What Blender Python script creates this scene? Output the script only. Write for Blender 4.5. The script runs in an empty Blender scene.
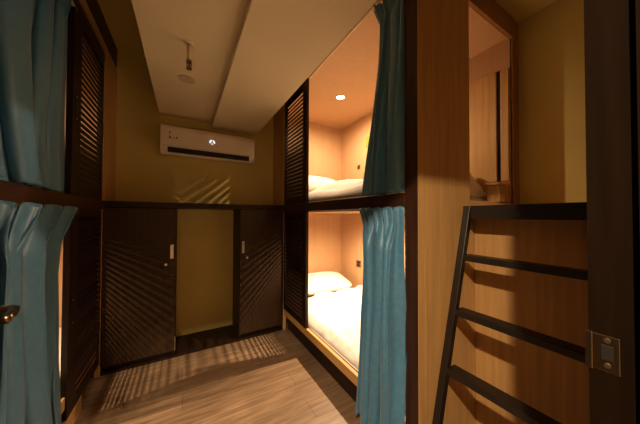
import bpy, bmesh, math, random
from mathutils import Vector, Matrix, noise
random.seed(7)
C = bpy.context.scene.collection
SC = bpy.context.scene
PI = math.pi

# ------------------------------------------------------------------ materials
MATS = {}
def lin(c):
    return tuple(((v + 0.055) / 1.055) ** 2.4 if v > 0.04045 else v / 12.92 for v in c)

def new_mat(name, rgb, rough=0.6, metal=0.0, spec=0.4):
    m = bpy.data.materials.new(name); m.use_nodes = True
    b = m.node_tree.nodes['Principled BSDF']
    b.inputs['Base Color'].default_value = (*rgb, 1)
    b.inputs['Roughness'].default_value = rough
    b.inputs['Metallic'].default_value = metal
    b.inputs['Specular IOR Level'].default_value = spec
    MATS[name] = m
    return m, m.node_tree, b

def noisy(name, rgb, amount=0.12, scale=6.0, rough=0.6, bump=0.0, stretch=(1, 1, 1), metal=0.0, spec=0.4, bump_scale=None, detail=4):
    """flat colour varied by object-space noise, optional bump"""
    m, t, b = new_mat(name, rgb, rough, metal, spec)
    tc = t.nodes.new('ShaderNodeTexCoord'); mp = t.nodes.new('ShaderNodeMapping')
    mp.inputs['Scale'].default_value = stretch
    t.links.new(tc.outputs['Object'], mp.inputs['Vector'])
    n = t.nodes.new('ShaderNodeTexNoise'); n.inputs['Scale'].default_value = scale; n.inputs['Detail'].default_value = detail
    t.links.new(mp.outputs['Vector'], n.inputs['Vector'])
    r = t.nodes.new('ShaderNodeValToRGB')
    lo = tuple(max(0, c * (1 - amount)) for c in rgb); hi = tuple(min(1, c * (1 + amount)) for c in rgb)
    r.color_ramp.elements[0].position = 0.3; r.color_ramp.elements[0].color = (*lo, 1)
    r.color_ramp.elements[1].position = 0.7; r.color_ramp.elements[1].color = (*hi, 1)
    t.links.new(n.outputs['Fac'], r.inputs['Fac']); t.links.new(r.outputs['Color'], b.inputs['Base Color'])
    if bump:
        n2 = t.nodes.new('ShaderNodeTexNoise'); n2.inputs['Scale'].default_value = bump_scale or scale * 4
        t.links.new(mp.outputs['Vector'], n2.inputs['Vector'])
        bp = t.nodes.new('ShaderNodeBump'); bp.inputs['Strength'].default_value = bump; bp.inputs['Distance'].default_value = 0.01
        t.links.new(n2.outputs['Fac'], bp.inputs['Height']); t.links.new(bp.outputs['Normal'], b.inputs['Normal'])
    return m

noisy('wall_paint', (0.62, 0.50, 0.17), 0.05, 3, 0.75, 0.05, bump_scale=90)
noisy('ceiling_paint', (0.80, 0.65, 0.42), 0.03, 2, 0.8)
noisy('hall_paint', (0.44, 0.33, 0.20), 0.04, 2, 0.8)
noisy('peach_laminate', (0.55, 0.335, 0.18), 0.04, 5, 0.5, stretch=(6, 6, 0.6))
noisy('oak_veneer', (0.55, 0.315, 0.120), 0.14, 5, 0.42, 0.04, stretch=(9, 9, 0.45), bump_scale=14)
noisy('oak_edge', (0.30, 0.15, 0.05), 0.15, 5, 0.5, stretch=(9, 9, 0.45))
noisy('board_wood', (0.55, 0.31, 0.11), 0.12, 5, 0.45, stretch=(9, 0.45, 9))
noisy('dark_wood', (0.020, 0.0088, 0.005), 0.35, 6, 0.45, 0.05, stretch=(8, 8, 0.5), bump_scale=18, spec=0.25)
noisy('post_wood', (0.042, 0.0165, 0.009), 0.35, 6, 0.45, 0.05, stretch=(8, 8, 0.5), bump_scale=18, spec=0.3)
noisy('dark_wood_long', (0.042, 0.0165, 0.009), 0.35, 6, 0.45, 0.05, stretch=(8, 0.5, 8), bump_scale=18, spec=0.3)
noisy('door_veneer', (0.042, 0.022, 0.010), 0.22, 6, 0.5, 0.06, stretch=(10, 10, 0.5), bump_scale=18, spec=0.25)
noisy('frame_wood', (0.0085, 0.0042, 0.0018), 0.25, 6, 0.75, spec=0.03, stretch=(8, 8, 0.5))
noisy('black_metal', (0.014, 0.010, 0.008), 0.2, 12, 0.38, 0.03, spec=0.5)
tf = noisy('teal_fabric', (0.070, 0.222, 0.385), 0.10, 40, 0.42, 0.10, bump_scale=420, spec=0.6)
_b = tf.node_tree.nodes['Principled BSDF']
_b.inputs['Sheen Weight'].default_value = 0.25; _b.inputs['Sheen Roughness'].default_value = 0.4
noisy('white_linen', (0.80, 0.76, 0.70), 0.03, 8, 0.85, 0.25, bump_scale=16)
noisy('ac_plastic', (0.82, 0.70, 0.58), 0.02, 4, 0.35, spec=0.5)
noisy('dark_slot', (0.012, 0.010, 0.009), 0.2, 8, 0.5)
noisy('brushed_steel', (0.62, 0.56, 0.48), 0.1, 30, 0.3, stretch=(1, 1, 12), metal=1.0)
noisy('bronze_metal', (0.27, 0.20, 0.13), 0.1, 20, 0.28, metal=1.0)
noisy('pale_trim', (0.72, 0.60, 0.46), 0.05, 10, 0.45)
noisy('white_plastic', (0.72, 0.68, 0.6), 0.03, 8, 0.4)
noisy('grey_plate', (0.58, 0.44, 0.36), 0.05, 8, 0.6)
noisy('notice_green', (0.24, 0.27, 0.03), 0.05, 8, 0.5)
noisy('red_bulb', (0.45, 0.05, 0.02), 0.05, 8, 0.2)
noisy('ink', (0.08, 0.05, 0.035), 0.1, 20, 0.5)

def floor_material():
    m, t, b = new_mat('floor_planks', (0.3, 0.2, 0.12), 0.42, 0, 0.4)
    tc = t.nodes.new('ShaderNodeTexCoord'); mp = t.nodes.new('ShaderNodeMapping')
    mp.inputs['Rotation'].default_value = (0, 0, 0)
    t.links.new(tc.outputs['Object'], mp.inputs['Vector'])
    br = t.nodes.new('ShaderNodeTexBrick')
    br.inputs['Scale'].default_value = 1.0; br.inputs['Brick Width'].default_value = 1.15; br.inputs['Row Height'].default_value = 0.16
    br.inputs['Mortar Size'].default_value = 0.0014; br.inputs['Bias'].default_value = 0.0
    br.inputs['Color1'].default_value = (0.225, 0.145, 0.086, 1); br.inputs['Color2'].default_value = (0.29, 0.193, 0.121, 1)
    br.inputs['Mortar'].default_value = (0.09, 0.055, 0.03, 1)
    br.offset = 0.37
    t.links.new(mp.outputs['Vector'], br.inputs['Vector'])
    mp2 = t.nodes.new('ShaderNodeMapping'); mp2.inputs['Scale'].default_value = (1.1, 14, 1)
    t.links.new(tc.outputs['Object'], mp2.inputs['Vector'])
    n = t.nodes.new('ShaderNodeTexNoise'); n.inputs['Scale'].default_value = 3.0; n.inputs['Detail'].default_value = 7; n.inputs['Distortion'].default_value = 0.8
    t.links.new(mp2.outputs['Vector'], n.inputs['Vector'])
    r = t.nodes.new('ShaderNodeValToRGB')
    r.color_ramp.elements[0].position = 0.32; r.color_ramp.elements[0].color = (0.60, 0.56, 0.52, 1)
    r.color_ramp.elements[1].position = 0.66; r.color_ramp.elements[1].color = (1.12, 1.1, 1.08, 1)
    t.links.new(n.outputs['Fac'], r.inputs['Fac'])
    mx = t.nodes.new('ShaderNodeMix'); mx.data_type = 'RGBA'; mx.blend_type = 'MULTIPLY'; mx.inputs['Factor'].default_value = 1.0
    t.links.new(br.outputs['Color'], mx.inputs[6]); t.links.new(r.outputs['Color'], mx.inputs[7])
    t.links.new(mx.outputs[2], b.inputs['Base Color'])
    bp = t.nodes.new('ShaderNodeBump'); bp.inputs['Strength'].default_value = 0.12; bp.inputs['Distance'].default_value = 0.004
    t.links.new(n.outputs['Fac'], bp.inputs['Height']); t.links.new(bp.outputs['Normal'], b.inputs['Normal'])
floor_material()

def emit(name, rgb, s):
    m = bpy.data.materials.new(name); m.use_nodes = True
    t = m.node_tree; t.nodes.clear()
    o = t.nodes.new('ShaderNodeOutputMaterial'); e = t.nodes.new('ShaderNodeEmission')
    e.inputs['Color'].default_value = (*rgb, 1); e.inputs['Strength'].default_value = s
    t.links.new(e.outputs[0], o.inputs['Surface']); MATS[name] = m
emit('lamp_glow', (1.0, 0.80, 0.52), 30.0)
emit('led_white', (0.86, 0.90, 1.0), 1.1)

# ------------------------------------------------------------------ helpers
def link(name, bm, mat, parent=None, smooth=False, bevel=0.0, seg=2):
    me = bpy.data.meshes.new(name)
    bmesh.ops.recalc_face_normals(bm, faces=bm.faces[:])
    bm.to_mesh(me); bm.free()
    o = bpy.data.objects.new(name, me); C.objects.link(o)
    me.materials.append(MATS[mat])
    if smooth:
        for p in me.polygons: p.use_smooth = True
    if bevel:
        md = o.modifiers.new('bevel', 'BEVEL'); md.width = bevel; md.segments = seg; md.limit_method = 'ANGLE'; md.angle_limit = math.radians(40)
    if parent: o.parent = parent
    return o

def box(bm, x0, x1, y0, y1, z0, z1, M=None):
    if x0 > x1: x0, x1 = x1, x0
    if y0 > y1: y0, y1 = y1, y0
    if z0 > z1: z0, z1 = z1, z0
    co = [(x, y, z) for x in (x0, x1) for y in (y0, y1) for z in (z0, z1)]
    vs = [bm.verts.new(M @ Vector(c) if M else c) for c in co]
    for f in ((0, 1, 3, 2), (4, 6, 7, 5), (0, 4, 5, 1), (2, 3, 7, 6), (0, 2, 6, 4), (1, 5, 7, 3)):
        bm.faces.new([vs[i] for i in f])

def boxes(*bs):
    bm = bmesh.new()
    for b in bs: box(bm, *b)
    return bm

def tube(bm, pts, r, n=12, cap=True):
    """round tube along points; r a number or a list"""
    pts = [Vector(p) for p in pts]
    rs = r if isinstance(r, (list, tuple)) else [r] * len(pts)
    rings = []
    up = None
    for i, p in enumerate(pts):
        d = (pts[min(i + 1, len(pts) - 1)] - pts[max(i - 1, 0)]).normalized()
        if up is None:
            up = Vector((0, 0, 1)) if abs(d.z) < 0.9 else Vector((1, 0, 0))
        a = d.cross(up).normalized(); b_ = a.cross(d).normalized(); up = b_
        rings.append([bm.verts.new(p + rs[i] * (math.cos(2 * PI * k / n) * a + math.sin(2 * PI * k / n) * b_)) for k in range(n)])
    for A, B in zip(rings, rings[1:]):
        for k in range(n):
            bm.faces.new((A[k], A[(k + 1) % n], B[(k + 1) % n], B[k]))
    if cap:
        bm.faces.new(rings[0]); bm.faces.new(list(reversed(rings[-1])))

def prism(bm, prof, axis, a0, a1):
    """extrude a 2-D profile along an axis: 'x' profile (y,z); 'y' profile (x,z); 'z' profile (x,y)"""
    def mk(p, a):
        return {'x': (a, p[0], p[1]), 'y': (p[0], a, p[1]), 'z': (p[0], p[1], a)}[axis]
    A = [bm.verts.new(mk(p, a0)) for p in prof]; B = [bm.verts.new(mk(p, a1)) for p in prof]
    n = len(prof)
    for k in range(n): bm.faces.new((A[k], A[(k + 1) % n], B[(k + 1) % n], B[k]))
    bm.faces.new(A); bm.faces.new(list(reversed(B)))

def sm(a, b, x):
    t = max(0.0, min(1.0, (x - a) / (b - a))); return t * t * (3 - 2 * t)

def lerp_table(tab, z):
    """tab: [(z, value)...] sorted by falling z"""
    if z >= tab[0][0]: return tab[0][1]
    for (z0, v0), (z1, v1) in zip(tab, tab[1:]):
        if z >= z1:
            return v1 + (v0 - v1) * (z - z1) / (z0 - z1)
    return tab[-1][1]

def thing(name, label, cat, loc=(0, 0, 0), group=None):
    o = bpy.data.objects.new(name, None); C.objects.link(o); o.empty_display_size = 0.1
    o.location = loc; o['label'] = label; o['category'] = cat
    if group: o['group'] = group
    return o

def tag(o, label, cat, group=None):
    o['label'] = label; o['category'] = cat
    if group: o['group'] = group
    return o

def struct(name, bm, mat, label=None, parent=None, bevel=0.0):
    o = link(name, bm, mat, parent, bevel=bevel)
    if not parent: o['kind'] = 'structure'
    if label: o['label'] = label
    return o

def part(name, bm, mat, root, **k):
    """world-space geometry re-based on the thing's own base point"""
    bmesh.ops.translate(bm, verts=bm.verts[:], vec=-world(root))
    return link(name, bm, mat, root, **k)

def world(o):
    v = Vector(o.location)
    while o.parent:
        o = o.parent; v += Vector(o.location)
    return v

# ------------------------------------------------------------------ key planes (metres)
XR, XL = 0.946, -0.554          # bunk fronts
YP0, YP1 = 0.7185, 0.7955       # front post of the bunk
YC, YB = 2.433, 2.80            # locker fronts, back wall
WR, WL = 1.96, -1.568           # wall side of each bunk
ZT = 2.51                       # bunk top panel
ZC = 2.63                       # ceiling over the landing
ZM = 2.78                       # main room ceiling
ZB0, ZB1 = 1.292, 1.366         # middle rail

# ------------------------------------------------------------------ setting
struct('floor', boxes((-1.75, 2.25, -1.7, 2.95, -0.06, 0.0)), 'floor_planks', 'grey-brown wood plank floor')
struct('ceiling', boxes((-1.75, 2.25, 0.0, 2.95, ZM, ZM + 0.06)), 'wall_paint', 'ochre ceiling above the bunks')
struct('trim_1', boxes((-0.226, 0.247, 0.117, YB, 2.254, ZM)), 'ceiling_paint', 'lowered cream ceiling panel carrying the sprinkler', bevel=0.002)
struct('trim_2', boxes((0.247, 0.7256, 0.117, YB, 2.20, ZM)), 'ceiling_paint', 'deeper cream soffit beside the upper bunk', bevel=0.002)
struct('trim_5', boxes((0.7258, 0.9455, YP1 - 0.04, YB - 0.001, ZT, ZT + 0.03)), 'peach_laminate', 'ceiling strip over the curtain track')
struct('trim_4', boxes((0.7258, 2.0495, 0.117, YP0 + 0.021, ZC, ZM)), 'wall_paint', 'lowered ochre ceiling over the ladder landing')
struct('wall_back', boxes((-1.75, 2.25, YB, 2.95, 0, ZM)), 'wall_paint', 'ochre back wall')
struct('wall_right', boxes((2.05, 2.25, -0.06, YB, 0, ZM)), 'wall_paint', 'ochre wall over the ladder landing')
struct('wall_left', boxes((-1.75, -1.60, -0.06, YB, 0, ZM)), 'wall_paint')
# wall with the doorway the picture is taken from
struct('wall_front', boxes((0.60, 2.05, 0.06, 0.115, 0, ZM), (-1.60, -0.50, 0.06, 0.115, 0, ZM),
                           (-0.50, 0.60, 0.06, 0.115, 1.885, ZM)), 'hall_paint')
# passage behind the doorway
struct('wall_passage_back', boxes((-1.6, 2.05, -1.7, -1.62, 0, 2.21)), 'hall_paint')
struct('floor_passage', boxes((-1.52, 1.52, -1.62, -0.1, 0.0, 0.004)), 'hall_paint', 'pale passage floor')
struct('wall_passage_left', boxes((-1.6, -1.52, -1.62, 0.06, 0, 2.21)), 'hall_paint')
struct('wall_passage_right', boxes((1.52, 1.60, -1.62, 0.06, 0, 2.21)), 'hall_paint')
struct('ceiling_passage', boxes((-1.6, 1.6, -1.7, 0.06, 2.21, 2.36)), 'ceiling_paint')

# door frame (right jamb in view)
fr = struct('trim_3', boxes((0.55, 0.60, 0.066, 0.1095, 0, 1.884), (0.535, 0.60, -0.09, 0.0585, 0, 1.884), (0.556, 0.60, 0.0585, 0.066, 0, 1.884),
                            (-0.50, -0.45, 0.066, 0.115, 0, 1.884), (-0.50, -0.435, -0.09, 0.058, 0, 1.884)), 'frame_wood', 'dark brown door jamb with a stop strip')
bm = boxes((0.5475, 0.5502, 0.0785, 0.1055, 1.018, 1.072), (0.5465, 0.5502, 0.105, 0.1125, 1.016, 1.073))
sp = link('strike_plate', bm, 'bronze_metal', fr, bevel=0.0008); sp['label'] = 'bronze strike plate'
link('latch_hole', boxes((0.5466, 0.5476, 0.0845, 0.0965, 1.036, 1.058)), 'dark_slot', sp, bevel=0.0008)
for z in (1.028, 1.065):
    bm = bmesh.new(); tube(bm, [(0.5476, 0.0905, z), (0.5458, 0.0905, z)], 0.0035, 12); link('screw', bm, 'brushed_steel', sp)

# the open door leaf, swung flat in front of the left bunk
dl = struct('door_1', boxes((-0.487, -0.452, 0.118, 0.985, 0.01, 1.872)), 'door_veneer', 'dark door leaf swung open', bevel=0.003)
hd = link('lever_handle', bmesh.new(), 'bronze_metal', dl)
bm = bmesh.new()
tube(bm, [(-0.4525, 0.946, 1.003), (-0.446, 0.946, 1.003)], 0.026, 20)
tube(bm, [(-0.446, 0.946, 1.003), (-0.412, 0.946, 1.003), (-0.394, 0.944, 1.003), (-0.3835, 0.934, 1.002), (-0.3775, 0.915, 1.0), (-0.372, 0.885, 0.998), (-0.368, 0.868, 0.997)],
     [0.0098, 0.0098, 0.0105, 0.011, 0.0108, 0.010, 0.0098], 14)
bmesh.ops.recalc_face_normals(bm, faces=bm.faces[:]); bm.to_mesh(hd.data); bm.free()
for p in hd.data.polygons: p.use_smooth = True
hd['label'] = 'bronze lever handle'

# ------------------------------------------------------------------ bunks
def shutter_mesh(x_out, x_in, y0, y1, z0, z1, n_near, n_far):
    bm = bmesh.new()
    box(bm, x_out, x_in, y0, y0 + n_near, z0, z1)
    box(bm, x_out, x_in, y1 - n_far, y1, z0, z1)
    box(bm, x_out, x_in, y0 + n_near, y1 - n_far, z1 - 0.055, z1)
    box(bm, x_out, x_in, y0 + n_near, y1 - n_far, z0, z0 + 0.055)
    return bm

def louver_mesh(x_out, x_in, y0, y1, z0, z1, pitch=0.0375, th=0.006):
    """tilted slats, corridor edge lower than the bunk edge"""
    bm = bmesh.new()
    n = int((z1 - z0) / pitch)
    s = 1 if x_in > x_out else -1
    for i in range(n):
        zc = z0 + (i + 0.5) * (z1 - z0) / n
        ax = x_out + s * 0.002; bx = x_in - s * 0.002
        dz = 0.0155
        prism(bm, [(ax, zc - dz - th), (bx, zc + dz - th), (bx, zc + dz + th), (ax, zc - dz + th)], 'y', y0 - 0.004, y1 + 0.004)
    return bm

def bunk(sgn, label):
    xf = XR if sgn > 0 else XL            # corridor face
    xw = WR if sgn > 0 else WL            # wall face
    X = lambda d: xf + sgn * d            # d metres into the bunk
    root = thing('bunk_bed', label, 'bunk bed', (xf + sgn * 0.5, 1.76, 0), 'built-in bunk beds either side of the aisle')
    # dark framing
    part('front_post', boxes((X(0.0), X(0.05), YP0 + (0.0035 if sgn > 0 else 0.0225), YP1, 0, ZT)), 'post_wood', root, bevel=0.002)
    part('middle_rail', boxes((X(-0.002), X(0.05), YP1, YC, ZB0, ZB1)), 'dark_wood_long', root, bevel=0.003)
    bb = part('bed_board', boxes((X(0.012), X(0.04), YP1, YC, 0.165, 0.232)), 'board_wood', root, bevel=0.002)
    bb['label'] = 'light wood bed board'
    part('plinth', boxes((X(0.06), X(0.085), YP1, YC, 0.0, 0.165)), 'dark_wood', root)
    part('lower_deck', boxes((X(0.04), xw, YP1 - 0.04, YB - 0.001, 0.165, 0.205)), 'board_wood', root)
    part('upper_deck', boxes((X(0.051), xw, YP1 - 0.04, YB - 0.001, 1.283, 1.345)), 'peach_laminate', root)
    part('rail_trim', boxes((X(0.03), X(0.051), YP1, YC, 1.281, 1.2915)), 'pale_trim', root)
    tp = part('top_panel', boxes((X(0.0), xw, YP1 - 0.04, YB - 0.001, ZT, ZT + 0.03)), 'peach_laminate', root)
    part('wall_panel', boxes((xw, xw + sgn * 0.03, YP0 + 0.023, YB - 0.001, 0.0, ZT + 0.03)), 'peach_laminate', root)
    part('far_panel', boxes((X(0.035), xw, YB - 0.022, YB - 0.001, 0.205, 1.283), (X(0.035), xw, YB - 0.022, YB - 0.001, 1.345, ZT)), 'peach_laminate', root)
    # side cheek behind the lockers and up beside the air conditioner
    ck = part('cheek_panel', boxes((X(0.0), X(0.034), YC + 0.002, YB - 0.001, 0.0, ZT)), 'oak_veneer', root)
    if sgn > 0:
        # veneered end with the crawl-in opening over the ladder
        bm = boxes((xf + 0.0005, xf + 0.0505, YP0, YP0 + 0.003, 0, ZC - 0.001), (xf + 0.0505, 1.391, YP0, YP0 + 0.022, 0, ZC - 0.001), (1.391, 1.957, YP0, YP0 + 0.022, 0, 1.336))
        ep = part('end_panel', bm, 'oak_veneer', root, bevel=0.001); ep['label'] = 'light oak veneer end panel'
        part('end_frame', boxes((1.957, 2.049, YP0 + 0.006, YP0 + 0.014, 1.30, ZC - 0.001), (1.391, 1.957, YP0 + 0.001, YP0 + 0.021, 2.487, ZC - 0.001)), 'oak_edge', root, bevel=0.002)
        part('end_lining', boxes((1.368, 1.3905, YP0 + 0.0225, YP1 - 0.035, 1.345, ZT)), 'oak_edge', root)
        hp = part('head_panel', boxes((xw - 0.014, xw - 0.001, 0.822, 1.12, 1.50, 2.30)), 'oak_veneer', root, bevel=0.002)
        part('head_strip', boxes((xw - 0.014, xw - 0.001, 0.748, 0.796, 1.50, 2.29)), 'oak_veneer', root, bevel=0.002)
        part('head_gap', boxes((xw - 0.003, xw - 0.0008, 0.796, 0.822, 1.50, 2.30)), 'dark_slot', root)
        bx = part('head_box', boxes((1.80, xw - 0.001, 0.745, 0.82, 1.346, 1.46), (1.785, xw - 0.001, 0.742, 0.83, 1.46, 1.475)), 'oak_veneer', root, bevel=0.002)
    else:
        part('base_board', boxes((X(0.004), X(0.03), YP1, 2.08, 0.0, 0.094)), 'board_wood', root)
        part('end_panel', boxes((xf, xw, YP0, YP0 + 0.022, 0, ZC - 0.001)), 'oak_veneer', root)
        part('top_rail', boxes((X(0.0), X(0.05), YP1, YC, ZT - 0.045, 2.53)), 'dark_wood_long', root, bevel=0.002)
        part('fascia', boxes((X(0.004), X(0.05), YP1, YB - 0.001, 2.5305, 2.61)), 'oak_veneer', root)
        part('top_filler', boxes((X(0.0), X(0.05), YP1, YB - 0.001, 2.6105, ZM - 0.001)), 'dark_wood_long', root)
    # shutters, upper and lower
    y0 = 1.856 if sgn < 0 else 1.897
    for (z0, z1) in ((ZB1 + 0.002, ZT - 0.047 if sgn < 0 else ZT - 0.002), (0.234 if sgn > 0 else 0.10, ZB0 - 0.002)):
        xo, xi = X(0.004), X(0.032)
        nn = 0.125 if sgn < 0 else 0.075
        if sgn < 0: xo2 = xo
        sh = part('louvered_shutter', shutter_mesh(xo, xi, y0, YC - 0.002, z0, z1, nn, 0.035), 'dark_wood', root, bevel=0.0015)
        lv = louver_mesh(xo, xi, y0 + nn, YC - 0.037, z0 + 0.055, z1 - 0.055, th=0.0112 if z0 > 1 else 0.006)
        part('louver_slats', lv, 'dark_wood', sh)
        zc = 1.88 if z0 > 1 else 0.69
        bm = boxes((X(0.001), X(0.0045), y0 + 0.035, y0 + 0.06, zc - 0.09, zc + 0.09))
        part('pull_plate', bm, 'dark_slot', sh)
        for dz in (-0.066, 0.066):
            bm = bmesh.new()
            tube(bm, [(X(0.002), y0 + 0.0475, zc + dz), (X(-0.001), y0 + 0.0475, zc + dz)], 0.005, 10)
            part('pull_screw', bm, 'brushed_steel', sh)
    # curtain rails
    bm = bmesh.new(); tube(bm, [(X(0.02), YP1 + 0.002, ZT - 0.012), (X(0.02), 1.86, ZT - 0.012)], 0.008, 10)
    if sgn < 0:
        bm.free(); bm = bmesh.new(); tube(bm, [(X(0.012), YP1 + 0.002, 2.452), (X(0.012), 1.90, 2.452)], 0.009, 10)
    part('curtain_rail', bm, 'pale_trim', root, smooth=True)
    return root

bunk_r = bunk(1, 'right-hand built-in bunk with lit beds, open curtains and oak end panel behind the ladder')
bunk_l = bunk(-1, 'left-hand built-in bunk whose curtains are drawn, dark louvers at its far end')

# ------------------------------------------------------------------ downlights
WARM = (1.0, 0.72, 0.44)
def downlight(x, y, z, label, energy, size=0.02, color=WARM, group='recessed downlights', cone=None):
    root = thing('downlight', label, 'ceiling lamp', (x, y, z), group)
    bm = bmesh.new()
    n = 28; prof = [(0.052, 0.0), (0.052, -0.006), (0.043, -0.007), (0.040, -0.001)]
    rings = [[bm.verts.new((r * math.cos(2 * PI * k / n), r * math.sin(2 * PI * k / n), dz)) for k in range(n)] for r, dz in prof]
    for A, B in zip(rings, rings[1:]):
        for k in range(n): bm.faces.new((A[k], A[(k + 1) % n], B[(k + 1) % n], B[k]))
    link('trim_ring', bm, 'white_plastic', root, smooth=True)
    bm = bmesh.new()
    vs = [bm.verts.new((0.040 * math.cos(2 * PI * k / n), 0.040 * math.sin(2 * PI * k / n), -0.0015)) for k in range(n)]
    bm.faces.new(vs); bmesh.ops.solidify(bm, geom=bm.faces[:], thickness=0.001)
    link('lens', bm, 'lamp_glow', root)
    ld = bpy.data.lights.new('bulb', 'AREA'); ld.shape = 'DISK'; ld.size = size; ld.energy = energy; ld.color = color
    if cone:
        bpy.data.lights.remove(ld)
        ld = bpy.data.lights.new('bulb', 'SPOT'); ld.energy = energy; ld.color = color
        ld.spot_size = math.radians(cone[0]); ld.spot_blend = cone[1]; ld.shadow_soft_size = size / 2
    lo = bpy.data.objects.new('bulb', ld); C.objects.link(lo); lo.parent = root; lo.location = (0, 0, -0.009)
    return root
EU, EL, EUL, ELL = 85.0, 128.0, 28.0, 60.0
CN = (160, 1.0)
downlight(1.42, 2.03, ZT, 'lit round downlight in the ceiling of the right upper bunk', EU, cone=(178, 0.75))
downlight(1.385, 1.875, 1.283, 'lit round downlight under the deck over the right lower bed', EL, cone=CN)
downlight(WL + 0.54, 2.00, ZT, 'downlight inside the curtained left upper bunk', EUL, cone=CN)
downlight(WL + 0.52, 1.90, 1.283, 'downlight inside the curtained left lower bunk', ELL, cone=CN)
downlight(-0.45, -0.393, 2.21, 'downlight in the passage just outside the doorway', 72.0, 0.07, (1.0, 0.74, 0.46))

# ------------------------------------------------------------------ bedding
def heightfield(x0, x1, y0, y1, nx, ny, fz, zlow):
    """closed soft body: top surface fz(x,y,u,v), flat underside zlow"""
    bm = bmesh.new()
    top = [[bm.verts.new((x0 + (x1 - x0) * i / nx, y0 + (y1 - y0) * j / ny, fz(x0 + (x1 - x0) * i / nx, y0 + (y1 - y0) * j / ny, i / nx, j / ny))) for j in range(ny + 1)] for i in range(nx + 1)]
    bot = [[bm.verts.new((v.co.x, v.co.y, zlow)) for v in row] for row in top]
    for i in range(nx):
        for j in range(ny):
            bm.faces.new((top[i][j], top[i + 1][j], top[i + 1][j + 1], top[i][j + 1]))
            bm.faces.new((bot[i][j], bot[i][j + 1], bot[i + 1][j + 1], bot[i + 1][j]))
    for i in range(nx):
        bm.faces.new((top[i][0], bot[i][0], bot[i + 1][0], top[i + 1][0])); bm.faces.new((top[i][ny], top[i + 1][ny], bot[i + 1][ny], bot[i][ny]))
    for j in range(ny):
        bm.faces.new((top[0][j], top[0][j + 1], bot[0][j + 1], bot[0][j])); bm.faces.new((top[nx][j], bot[nx][j], bot[nx][j + 1], top[nx][j + 1]))
    return bm

def wrinkle(x, y, seed, s=7.0):
    p = Vector((x * s + seed, y * s * 0.8, seed * 1.7))
    a = noise.noise(p); b_ = 1 - abs(noise.noise(p * 2.1 + Vector((3, 1, 0)))) * 2
    return 0.6 * a + 0.4 * b_

def mattress(sgn, z0, z1, label):
    xf = (XR if sgn > 0 else XL) + sgn * 0.054
    xw = (WR if sgn > 0 else WL) - sgn * 0.016
    o = link('mattress', boxes((xf, xw, 0.86, YB - 0.03, z0, z1)), 'white_linen', bevel=0.03, seg=4)
    tag(o, label, 'mattress', 'bunk mattresses')
    for p in o.data.polygons: p.use_smooth = True
    return o
mattress(1, 0.206, 0.250, 'white mattress on the lower right bunk under a bright duvet')
mattress(1, 1.346, 1.385, 'white mattress edge showing above the middle rail of the right upper bunk')
mattress(-1, 0.207, 0.325, 'mattress of the left lower bunk behind the long closed curtain')
mattress(-1, 1.347, 1.47, 'mattress of the left upper bunk behind the upper closed curtain')

def pillow(cx, cy, cz, lx, ly, lz, rot, label, seed):
    bm = bmesh.new(); nu, nv = 40, 28
    def pt(a, b_):
        # flattened superellipsoid with pinched corners
        ca, sa, cb, sb = math.cos(a), math.sin(a), math.cos(b_), math.sin(b_)
        e = lambda v, p: math.copysign(abs(v) ** p, v)
        x = e(cb, 0.75) * e(ca, 0.42); y = e(cb, 0.75) * e(sa, 0.42); z = e(sb, 1.0)
        pinch = 1 - 0.45 * (abs(x * y)) ** 1.5
        w = 0.05 * noise.noise(Vector((x * 2.2 + seed, y * 2.2, z)))
        return Vector((x * lx / 2 * (1 - 0.05 * (1 - abs(y))), y * ly / 2 * (1 - 0.05 * (1 - abs(x))), (z * pinch + w) * lz / 2))
    rings = []
    for j in range(1, nv):
        b_ = -PI / 2 + PI * j / nv
        rings.append([bm.verts.new(pt(2 * PI * i / nu, b_)) for i in range(nu)])
    s = bm.verts.new(pt(0, -PI / 2)); n = bm.verts.new(pt(0, PI / 2))
    for A, B in zip(rings, rings[1:]):
        for i in range(nu): bm.faces.new((A[i], A[(i + 1) % nu], B[(i + 1) % nu], B[i]))
    for i in range(nu):
        bm.faces.new((s, rings[0][(i + 1) % nu], rings[0][i])); bm.faces.new((n, rings[-1][i], rings[-1][(i + 1) % nu]))
    o = link('pillow', bm, 'white_linen', smooth=True)
    o.location = (cx, cy, cz); o.rotation_euler = rot
    tag(o, label, 'pillow', 'white pillows'); return o

# lower right duvet
def dz_low(x, y, u, v):
    front = 0.35 * sm(0, 0.06, u) + 0.65 * sm(0, 0.34, u); side = sm(0, 0.03, 1 - u); far = sm(0, 0.05, 1 - v); near = sm(0, 0.04, v)
    base = 0.232 + 0.02 * noise.noise(Vector((y * 5, 2.2, 0)))
    h = 0.266 + 0.114 * front * side * far * near
    z = h + (0.030 * wrinkle(x, y, 3.1) + 0.020 * wrinkle(x, y, 9.1, 15)) * (0.35 + 0.65 * front)
    return max(z - 0.02 * (1 - sm(0, 0.06, u)) ** 2, 0.254)
o = link('duvet', heightfield(XR + 0.046, WR - 0.018, 0.9, 2.33, 46, 86, dz_low, 0.2515), 'white_linen', smooth=True)
tag(o, 'rumpled white duvet over the lit lower right bed', 'duvet', 'white duvets')
pillow(1.47, 2.525, 0.425, 0.76, 0.46, 0.15, (math.radians(12), 0, math.radians(-3)), 'white pillow at the far end of the lower right bed', 1.3)

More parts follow.
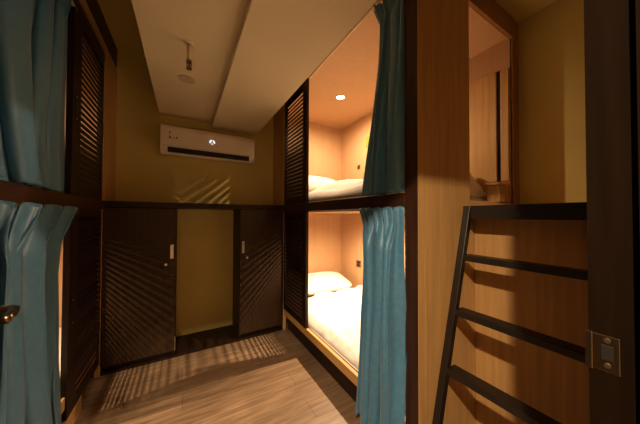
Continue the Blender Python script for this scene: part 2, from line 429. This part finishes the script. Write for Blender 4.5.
# upper right duvet, heaped towards the wall
def dz_up(x, y, u, v):
    front = 0.3 * sm(0, 0.05, u) + 0.7 * sm(0.02, 0.36, u); side = sm(0, 0.05, 1 - u); far = sm(0, 0.08, 1 - v); near = sm(-0.02, 0.13, v)
    h = 1.398 + 0.235 * front * side * far * near * (0.8 + 0.25 * noise.noise(Vector((y * 2.3, x * 2, 5))))
    h += 0.03 * (1 - sm(0.10, 0.26, v)) * sm(0.45, 0.75, u) * sm(0, 0.03, v) * side
    return max(1.389, h + 0.020 * wrinkle(x, y, 5.7) * front)
o = link('duvet', heightfield(XR + 0.056, WR - 0.02, 0.865, 2.27, 40, 76, dz_up, 1.3865), 'white_linen', smooth=True)
tag(o, 'white duvet folded on the right upper bunk beside its pillow', 'duvet', 'white duvets')
pillow(1.40, 2.50, 1.600, 0.80, 0.44, 0.25, (math.radians(20), 0, math.radians(4)), 'plump white pillow on the right upper bunk', 4.4)

# ------------------------------------------------------------------ curtains
def curtain(sgn, ztop, zbot, near, far, folds, label, seed, head=0.09, xoff=0.0, depth=0.036, hooks=True):
    """near/far: tables (z, y) of the two vertical edges; folds: number of pleats"""
    xf = (XR if sgn > 0 else XL) + sgn * xoff
    nz, ny = 70, folds * 14
    ym = lerp_table(near, zbot)
    root = thing('curtain', label, 'curtain', (xf, (lerp_table(near, ztop) + lerp_table(far, ztop)) / 2, zbot), 'teal bunk curtains')
    rnd = random.Random(seed)
    # uneven fold widths
    ws = [0.7 + 0.8 * rnd.random() for _ in range(folds)]; tot = sum(ws); edges = [0]
    for w in ws: edges.append(edges[-1] + w / tot)
    amps = [0.7 + 0.6 * rnd.random() for _ in range(folds + 1)]
    skew = [rnd.choice((0.55, 0.7, 1.0, 1.5)) for _ in range(folds)]
    bm = bmesh.new(); grid = []
    for j in range(nz + 1):
        q = j / nz
        z = ztop + (zbot - ztop) * q
        ya, yb = lerp_table(near, z), lerp_table(far, z)
        row = []
        for i in range(ny + 1):
            s = i / ny
            k = min(folds - 1, max(0, next((a for a in range(folds) if s <= edges[a + 1]), folds - 1)))
            t = (s - edges[k]) / (edges[k + 1] - edges[k])
            a = amps[k] * (1 - t) + amps[k + 1] * t
            dtop = ztop - z
            # heading band: nearly flat with narrow pinched pleats; below it the folds open
            pinch = math.exp(-((t - 0.5) / 0.12) ** 2)
            headw = 1 - sm(head * 0.6, head * 2.4, dtop)
            wave = (0.5 - 0.5 * math.cos(2 * PI * t ** skew[k])) ** 1.0 * (1 - 0.65 * sm(0.78, 1.0, s))
            wav = wave * a * depth * (0.75 + 0.25 * sm(0, 0.6, dtop))
            hd = pinch * 0.030 + 0.005 * math.sin(2 * PI * t) + 0.006
            off = headw * hd + (1 - headw) * wav
            off += (1 - headw) * depth * 0.25 * noise.noise(Vector((s * folds * 1.9 + seed, z * 2.2, seed)))
            fw = (yb - ya) / folds
            inner = sm(0, 0.08, s) * sm(0, 0.08, 1 - s)
            # folds lean over one another and wander on the way down
            yy = ya + (yb - ya) * s
            yy += inner * (1 - headw) * fw * (0.20 * math.sin(4 * PI * t) * -1 + 0.9 * noise.noise(Vector((s * 3.1 + seed, z * 0.9, 7.7))))
            yy += inner * headw * fw * 0.10 * math.sin(4 * PI * t) * -1
            zz = z + 0.010 * math.sin(2 * PI * t) * (1 - sm(0, 0.05, q)) + (0.018 * noise.noise(Vector((s * 5, seed, 0))) * sm(0.9, 1, q))
            row.append(bm.verts.new((xf - sgn * off, yy, zz)))
        grid.append(row)
    for A, B in zip(grid, grid[1:]):
        for i in range(ny): bm.faces.new((A[i], A[i + 1], B[i + 1], B[i]))
    o = part('cloth', bm, 'teal_fabric', root, smooth=True)
    md = o.modifiers.new('thickness', 'SOLIDIFY'); md.thickness = 0.003; md.offset = 0
    if hooks:
        for k in range(folds):
            y = lerp_table(near, ztop) + (lerp_table(far, ztop) - lerp_table(near, ztop)) * (edges[k] + edges[k + 1]) / 2
            bm = bmesh.new()
            tube(bm, [(xf + sgn * 0.004, y, ztop - 0.03), (xf + sgn * 0.006, y, ztop + 0.004)], 0.003, 8)
            part('hook', bm, 'white_plastic', root, smooth=True)
    return root

curtain(1, 2.495, 1.376, [(2.495, 0.798)], [(2.5, 1.055), (2.44, 1.03), (2.36, 0.995), (2.1, 1.005), (1.75, 1.055), (1.376, 1.108)], 4,
        'teal curtain gathered at the post of the right upper bunk', 11, xoff=0.036, depth=0.065)
curtain(1, 1.289, 0.07, [(1.29, 0.788), (0.07, 0.788)], [(1.29, 1.13), (1.2, 1.085), (1.08, 1.075), (0.8, 1.08), (0.4, 1.115), (0.07, 1.145)], 5,
        'teal pleated curtain hanging in front of the lower right bed', 23, xoff=-0.006, depth=0.085)
curtain(-1, 2.463, 1.376, [(2.5, 0.80)], [(2.46, 1.875), (2.2, 1.865), (1.9, 1.85), (1.6, 1.865), (1.376, 1.925)], 6,
        'teal curtain drawn across the left upper bunk', 31, xoff=0.036, depth=0.048, hooks=False)
curtain(-1, 1.289, 0.07, [(1.29, 0.80)], [(1.29, 1.89), (1.22, 1.80), (1.12, 1.72), (0.95, 1.685), (0.5, 1.71), (0.07, 1.765)], 6,
        'long teal curtain with pinch pleats drawn across the left lower bunk', 47, xoff=-0.006, depth=0.048)

# ------------------------------------------------------------------ lockers and ledge
def locker(x0, x1, label, handle_x, key_x, left):
    root = thing('locker_cabinet', label, 'cabinet', ((x0 + x1) / 2, (YC + YB) / 2, 0), 'dark lockers under the ledge')
    z0, z1 = 0.02, 1.311
    part('body', boxes((x0, x0 + 0.02, YC + 0.022, YB - 0.002, z0, z1), (x1 - 0.02, x1, YC + 0.022, YB - 0.002, z0, z1),
                       (x0 + 0.02, x1 - 0.02, YC + 0.04, YB - 0.002, z0, 0.06), (x0 + 0.02, x1 - 0.02, YC + 0.04, YB - 0.002, z1 - 0.02, z1),
                       (x0 + 0.02, x1 - 0.02, YB - 0.02, YB - 0.002, 0.06, z1 - 0.02)), 'dark_wood', root, bevel=0.001)
    d = part('door', boxes((x0 + 0.004, x1 - 0.003, YC, YC + 0.02, 0.062, z1 - 0.004)), 'door_veneer', root, bevel=0.0015)
    h = part('handle', boxes((handle_x - 0.013, handle_x + 0.013, YC - 0.009, YC - 0.0005, 0.870, 0.992)), 'brushed_steel', d, bevel=0.003)
    bm = bmesh.new(); tube(bm, [(key_x, YC - 0.0005, 0.822), (key_x, YC - 0.008, 0.822)], 0.011, 18)
    part('key_lock', bm, 'brushed_steel', d, bevel=0.001)
    return root, d
lk, d = locker(XL + 0.002, -0.062, 'dark locker with steel handle left of the ochre recess', -0.092, -0.135, True)
part('edge_strip', boxes((-0.0625, -0.0585, YC - 0.004, YC + 0.010, 0.065, 0.185)), 'brushed_steel', d)
locker(0.482, XR - 0.002, 'dark locker with steel handle right of the ochre recess', 0.514, 0.555, False)
tag(link('plinth_board', boxes((XL + 0.001, XR - 0.001, YC + 0.004, YB - 0.001, 0, 0.0195)), 'dark_wood'), 'dark base board under the lockers and across the recess', 'plinth')
tag(link('ledge_board', boxes((XL + 0.001, XR - 0.001, YC - 0.001, YB - 0.001, 1.3125, 1.361)), 'dark_wood', bevel=0.002), 'dark ledge board along the lockers below the air conditioner', 'shelf')

# ------------------------------------------------------------------ air conditioner
ac = thing('air_conditioner', 'white wall-mounted split air conditioner under the lowered ceiling', 'air conditioner', (0.235, YB - 0.001, 1.836))
x0, x1 = -0.206, 0.672
bm = bmesh.new()
prof = [(YB - 0.001, 1.845), (2.66, 1.838), (2.628, 1.862), (2.619, 1.90), (2.617, 2.06), (2.628, 2.098), (2.662, 2.116), (YB - 0.001, 2.116)]
prism(bm, prof, 'x', x0, x1)
part('casing', bm, 'ac_plastic', ac, bevel=0.008, seg=3)
part('air_outlet', boxes((x0 + 0.062, x1 - 0.062, 2.612, 2.66, 1.850, 1.896)), 'dark_slot', ac, bevel=0.002)
bm = bmesh.new(); prism(bm, [(2.611, 1.873), (2.614, 1.876), (2.640, 1.858), (2.637, 1.855)], 'x', x0 + 0.07, x1 - 0.07)
part('outlet_vane', bm, 'dark_slot', ac)
part('front_seam', boxes((x0 + 0.02, x1 - 0.02, 2.6135, 2.62, 1.905, 1.9075)), 'grey_plate', ac)
# round display with two slanted white strokes and a dot
bm = bmesh.new()
Md = Matrix.Translation((0.238, 2.6155, 2.0))
for sx in (-1, 1):
    prism_pts = [(sx * 0.004, 0.022), (sx * 0.020, 0.012), (sx * 0.030, -0.012), (sx * 0.016, -0.014), (sx * 0.006, 0.004)]
    vs = [bm.verts.new(Md @ Vector((px, 0.0, pz))) for px, pz in prism_pts]; f = bm.faces.new(vs)
vs = [bm.verts.new(Md @ Vector((0.007 * math.cos(a * PI / 6), 0, -0.022 + 0.006 * math.sin(a * PI / 6)))) for a in range(12)]; bm.faces.new(vs)
bmesh.ops.solidify(bm, geom=bm.faces[:], thickness=0.002)
part('display', bm, 'led_white', ac)
for (px, pz, w, h_) in ((-0.128, 2.035, 0.012, 0.014), (-0.126, 1.985, 0.016, 0.018), (-0.098, 1.986, 0.010, 0.008), (-0.072, 1.988, 0.013, 0.016), (-0.128, 2.008, 0.010, 0.008)):
    part('sticker_mark', boxes((px - w / 2, px + w / 2, 2.6145, 2.617, pz - h_ / 2, pz + h_ / 2)), 'ink', ac)
for px, pz in ((0.292, 1.957), (0.290, 1.917)):  # two short thin pale bars on the casing front
    part('pale_bar', boxes((px - 0.022, px + 0.022, 2.6145, 2.6185, pz - 0.003, pz + 0.003)), 'pale_trim', ac)

# ------------------------------------------------------------------ sprinkler and cover plate on the lowered ceiling
spk = thing('sprinkler', 'pendent fire sprinkler on a short pipe below the lowered ceiling', 'sprinkler', (0.012, 1.553, 2.254))
bm = bmesh.new(); tube(bm, [(0.012, 1.553, 2.254), (0.012, 1.553, 2.246)], [0.03, 0.022], 20); part('escutcheon', bm, 'pale_trim', spk, smooth=False)
bm = bmesh.new(); tube(bm, [(0.012, 1.553, 2.247), (0.014, 1.553, 2.15)], 0.011, 14); part('drop_pipe', bm, 'pale_trim', spk, smooth=True)
bm = bmesh.new()
tube(bm, [(0.014, 1.553, 2.15), (0.014, 1.553, 2.138)], 0.015, 8)
for sx in (-1, 1): tube(bm, [(0.014 + sx * 0.012, 1.553, 2.138), (0.014 + sx * 0.011, 1.553, 2.118), (0.014 + sx * 0.002, 1.553, 2.106)], 0.0025, 8)
tube(bm, [(0.014, 1.553, 2.105), (0.014, 1.553, 2.102)], 0.016, 16)
part('frame_head', bm, 'bronze_metal', spk)
bm = bmesh.new(); tube(bm, [(0.014, 1.553, 2.137), (0.014, 1.553, 2.107)], 0.0045, 10); part('glass_bulb', bm, 'red_bulb', spk, smooth=True)
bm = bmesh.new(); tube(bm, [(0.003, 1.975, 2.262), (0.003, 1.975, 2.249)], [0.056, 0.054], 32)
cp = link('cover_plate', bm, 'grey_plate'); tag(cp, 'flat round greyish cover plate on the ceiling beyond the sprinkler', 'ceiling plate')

# ------------------------------------------------------------------ sockets and notice in the right bunk
def socket(y, z, w, h, label, name, cat):
    root = thing(name, label, cat, (WR - 0.0005, y, z))
    part('plate', boxes((WR - 0.009, WR - 0.0005, y - w / 2, y + w / 2, z - h / 2, z + h / 2)), 'bronze_metal', root, bevel=0.002)
    part('insert', boxes((WR - 0.0115, WR - 0.0085, y - w * 0.27, y + w * 0.27, z - h * 0.34, z - h * 0.04), (WR - 0.0115, WR - 0.0085, y - w * 0.27, y + w * 0.27, z + h * 0.06, z + h * 0.34)), 'dark_slot', root)
socket(2.38, 0.63, 0.085, 0.085, 'bronze socket plate on the wall over the lower right bed', 'wall_socket', 'socket')
socket(2.38, 1.886, 0.05, 0.05, 'small bronze switch on the wall over the upper right bed', 'light_switch', 'switch')
tag(link('notice_card', boxes((WR - 0.006, WR - 0.0005, 2.08, 2.24, 2.10, 2.23)), 'notice_green', bevel=0.001), 'yellow-green card on the right upper bunk wall beside the curtain edge', 'notice')

# ------------------------------------------------------------------ landing and ladder
lp = thing('landing_platform', 'boxed landing with oak side behind the black ladder', 'platform', (1.74, 0.41, 0))
part('side_panel', boxes((1.4357, 1.460, 0.1155, YP0 - 0.001, 0, 1.25)), 'oak_veneer', lp)
part('deck', boxes((1.4357, 2.049, 0.1155, YP0 - 0.001, 1.25, 1.296)), 'oak_veneer', lp, bevel=0.001)
part('edge_beam', boxes((1.318, 1.4355, 0.1155, YP0 - 0.001, 1.262, 1.304)), 'black_metal', lp, bevel=0.002)

ld = thing('ladder', 'black flat-rung ladder leaning on the landing in front of the oak panel', 'ladder', (1.0, 0.44, 0))
def lx(z): return 1.281 - 0.271 * (1.299 - z)
def stile(y0, y1):
    bm = bmesh.new()
    # front flange and web of a channel, leaning
    def slab(xa, xb, ya, yb):
        vs = []
        for z in (0.0, 1.304):
            x = lx(z)
            for (dx, y) in ((xa, ya), (xb, ya), (xb, yb), (xa, yb)): vs.append(bm.verts.new((x + dx, y, z)))
        for f in ((0, 1, 2, 3), (4, 7, 6, 5), (0, 4, 5, 1), (1, 5, 6, 2), (2, 6, 7, 3), (3, 7, 4, 0)): bm.faces.new([vs[i] for i in f])
    slab(0.0, 0.034, y0, y1)
    return bm
part('stile', stile(0.662, 0.695), 'black_metal', ld, bevel=0.003)
part('stile', stile(0.165, 0.198), 'black_metal', ld, bevel=0.003)
part('top_bar', boxes((1.2815, 1.3175, 0.198, 0.662, 1.236, 1.304)), 'black_metal', ld, bevel=0.002)
for z in (1.053, 0.795, 0.535, 0.275):
    x = lx(z)
    bm = boxes((x - 0.006, x + 0.058, 0.198, 0.662, z - 0.026, z + 0.004))
    part('rung', bm, 'black_metal', ld, bevel=0.003)

# ------------------------------------------------------------------ world, camera, view
w = bpy.data.worlds.new('World'); SC.world = w; w.use_nodes = True
w.node_tree.nodes['Background'].inputs['Color'].default_value = (1.0, 0.75, 0.5, 1)
w.node_tree.nodes['Background'].inputs['Strength'].default_value = 0.02
f_px, yaw, pitch, roll = 234.38, 0.5243, 0.0158, 0.0035
F = Vector((math.sin(yaw) * math.cos(pitch), math.cos(yaw) * math.cos(pitch), math.sin(pitch)))
R = Vector((math.cos(yaw), -math.sin(yaw), 0)); U = R.cross(F)
R, U = math.cos(roll) * R + math.sin(roll) * U, -math.sin(roll) * R + math.cos(roll) * U
cam = bpy.data.cameras.new('Camera'); cam.sensor_width = 36; cam.lens = f_px / 640 * 36; cam.clip_start = 0.01
co = bpy.data.objects.new('Camera', cam); C.objects.link(co)
M = Matrix((R, U, -F)).transposed().to_4x4(); M.translation = (0, 0, 1.25); co.matrix_world = M
SC.camera = co
SC.view_settings.view_transform = 'Standard'; SC.view_settings.look = 'None'
SC.view_settings.exposure = 0.18; SC.view_settings.gamma = 1.0; SC.view_settings.use_curve_mapping = False
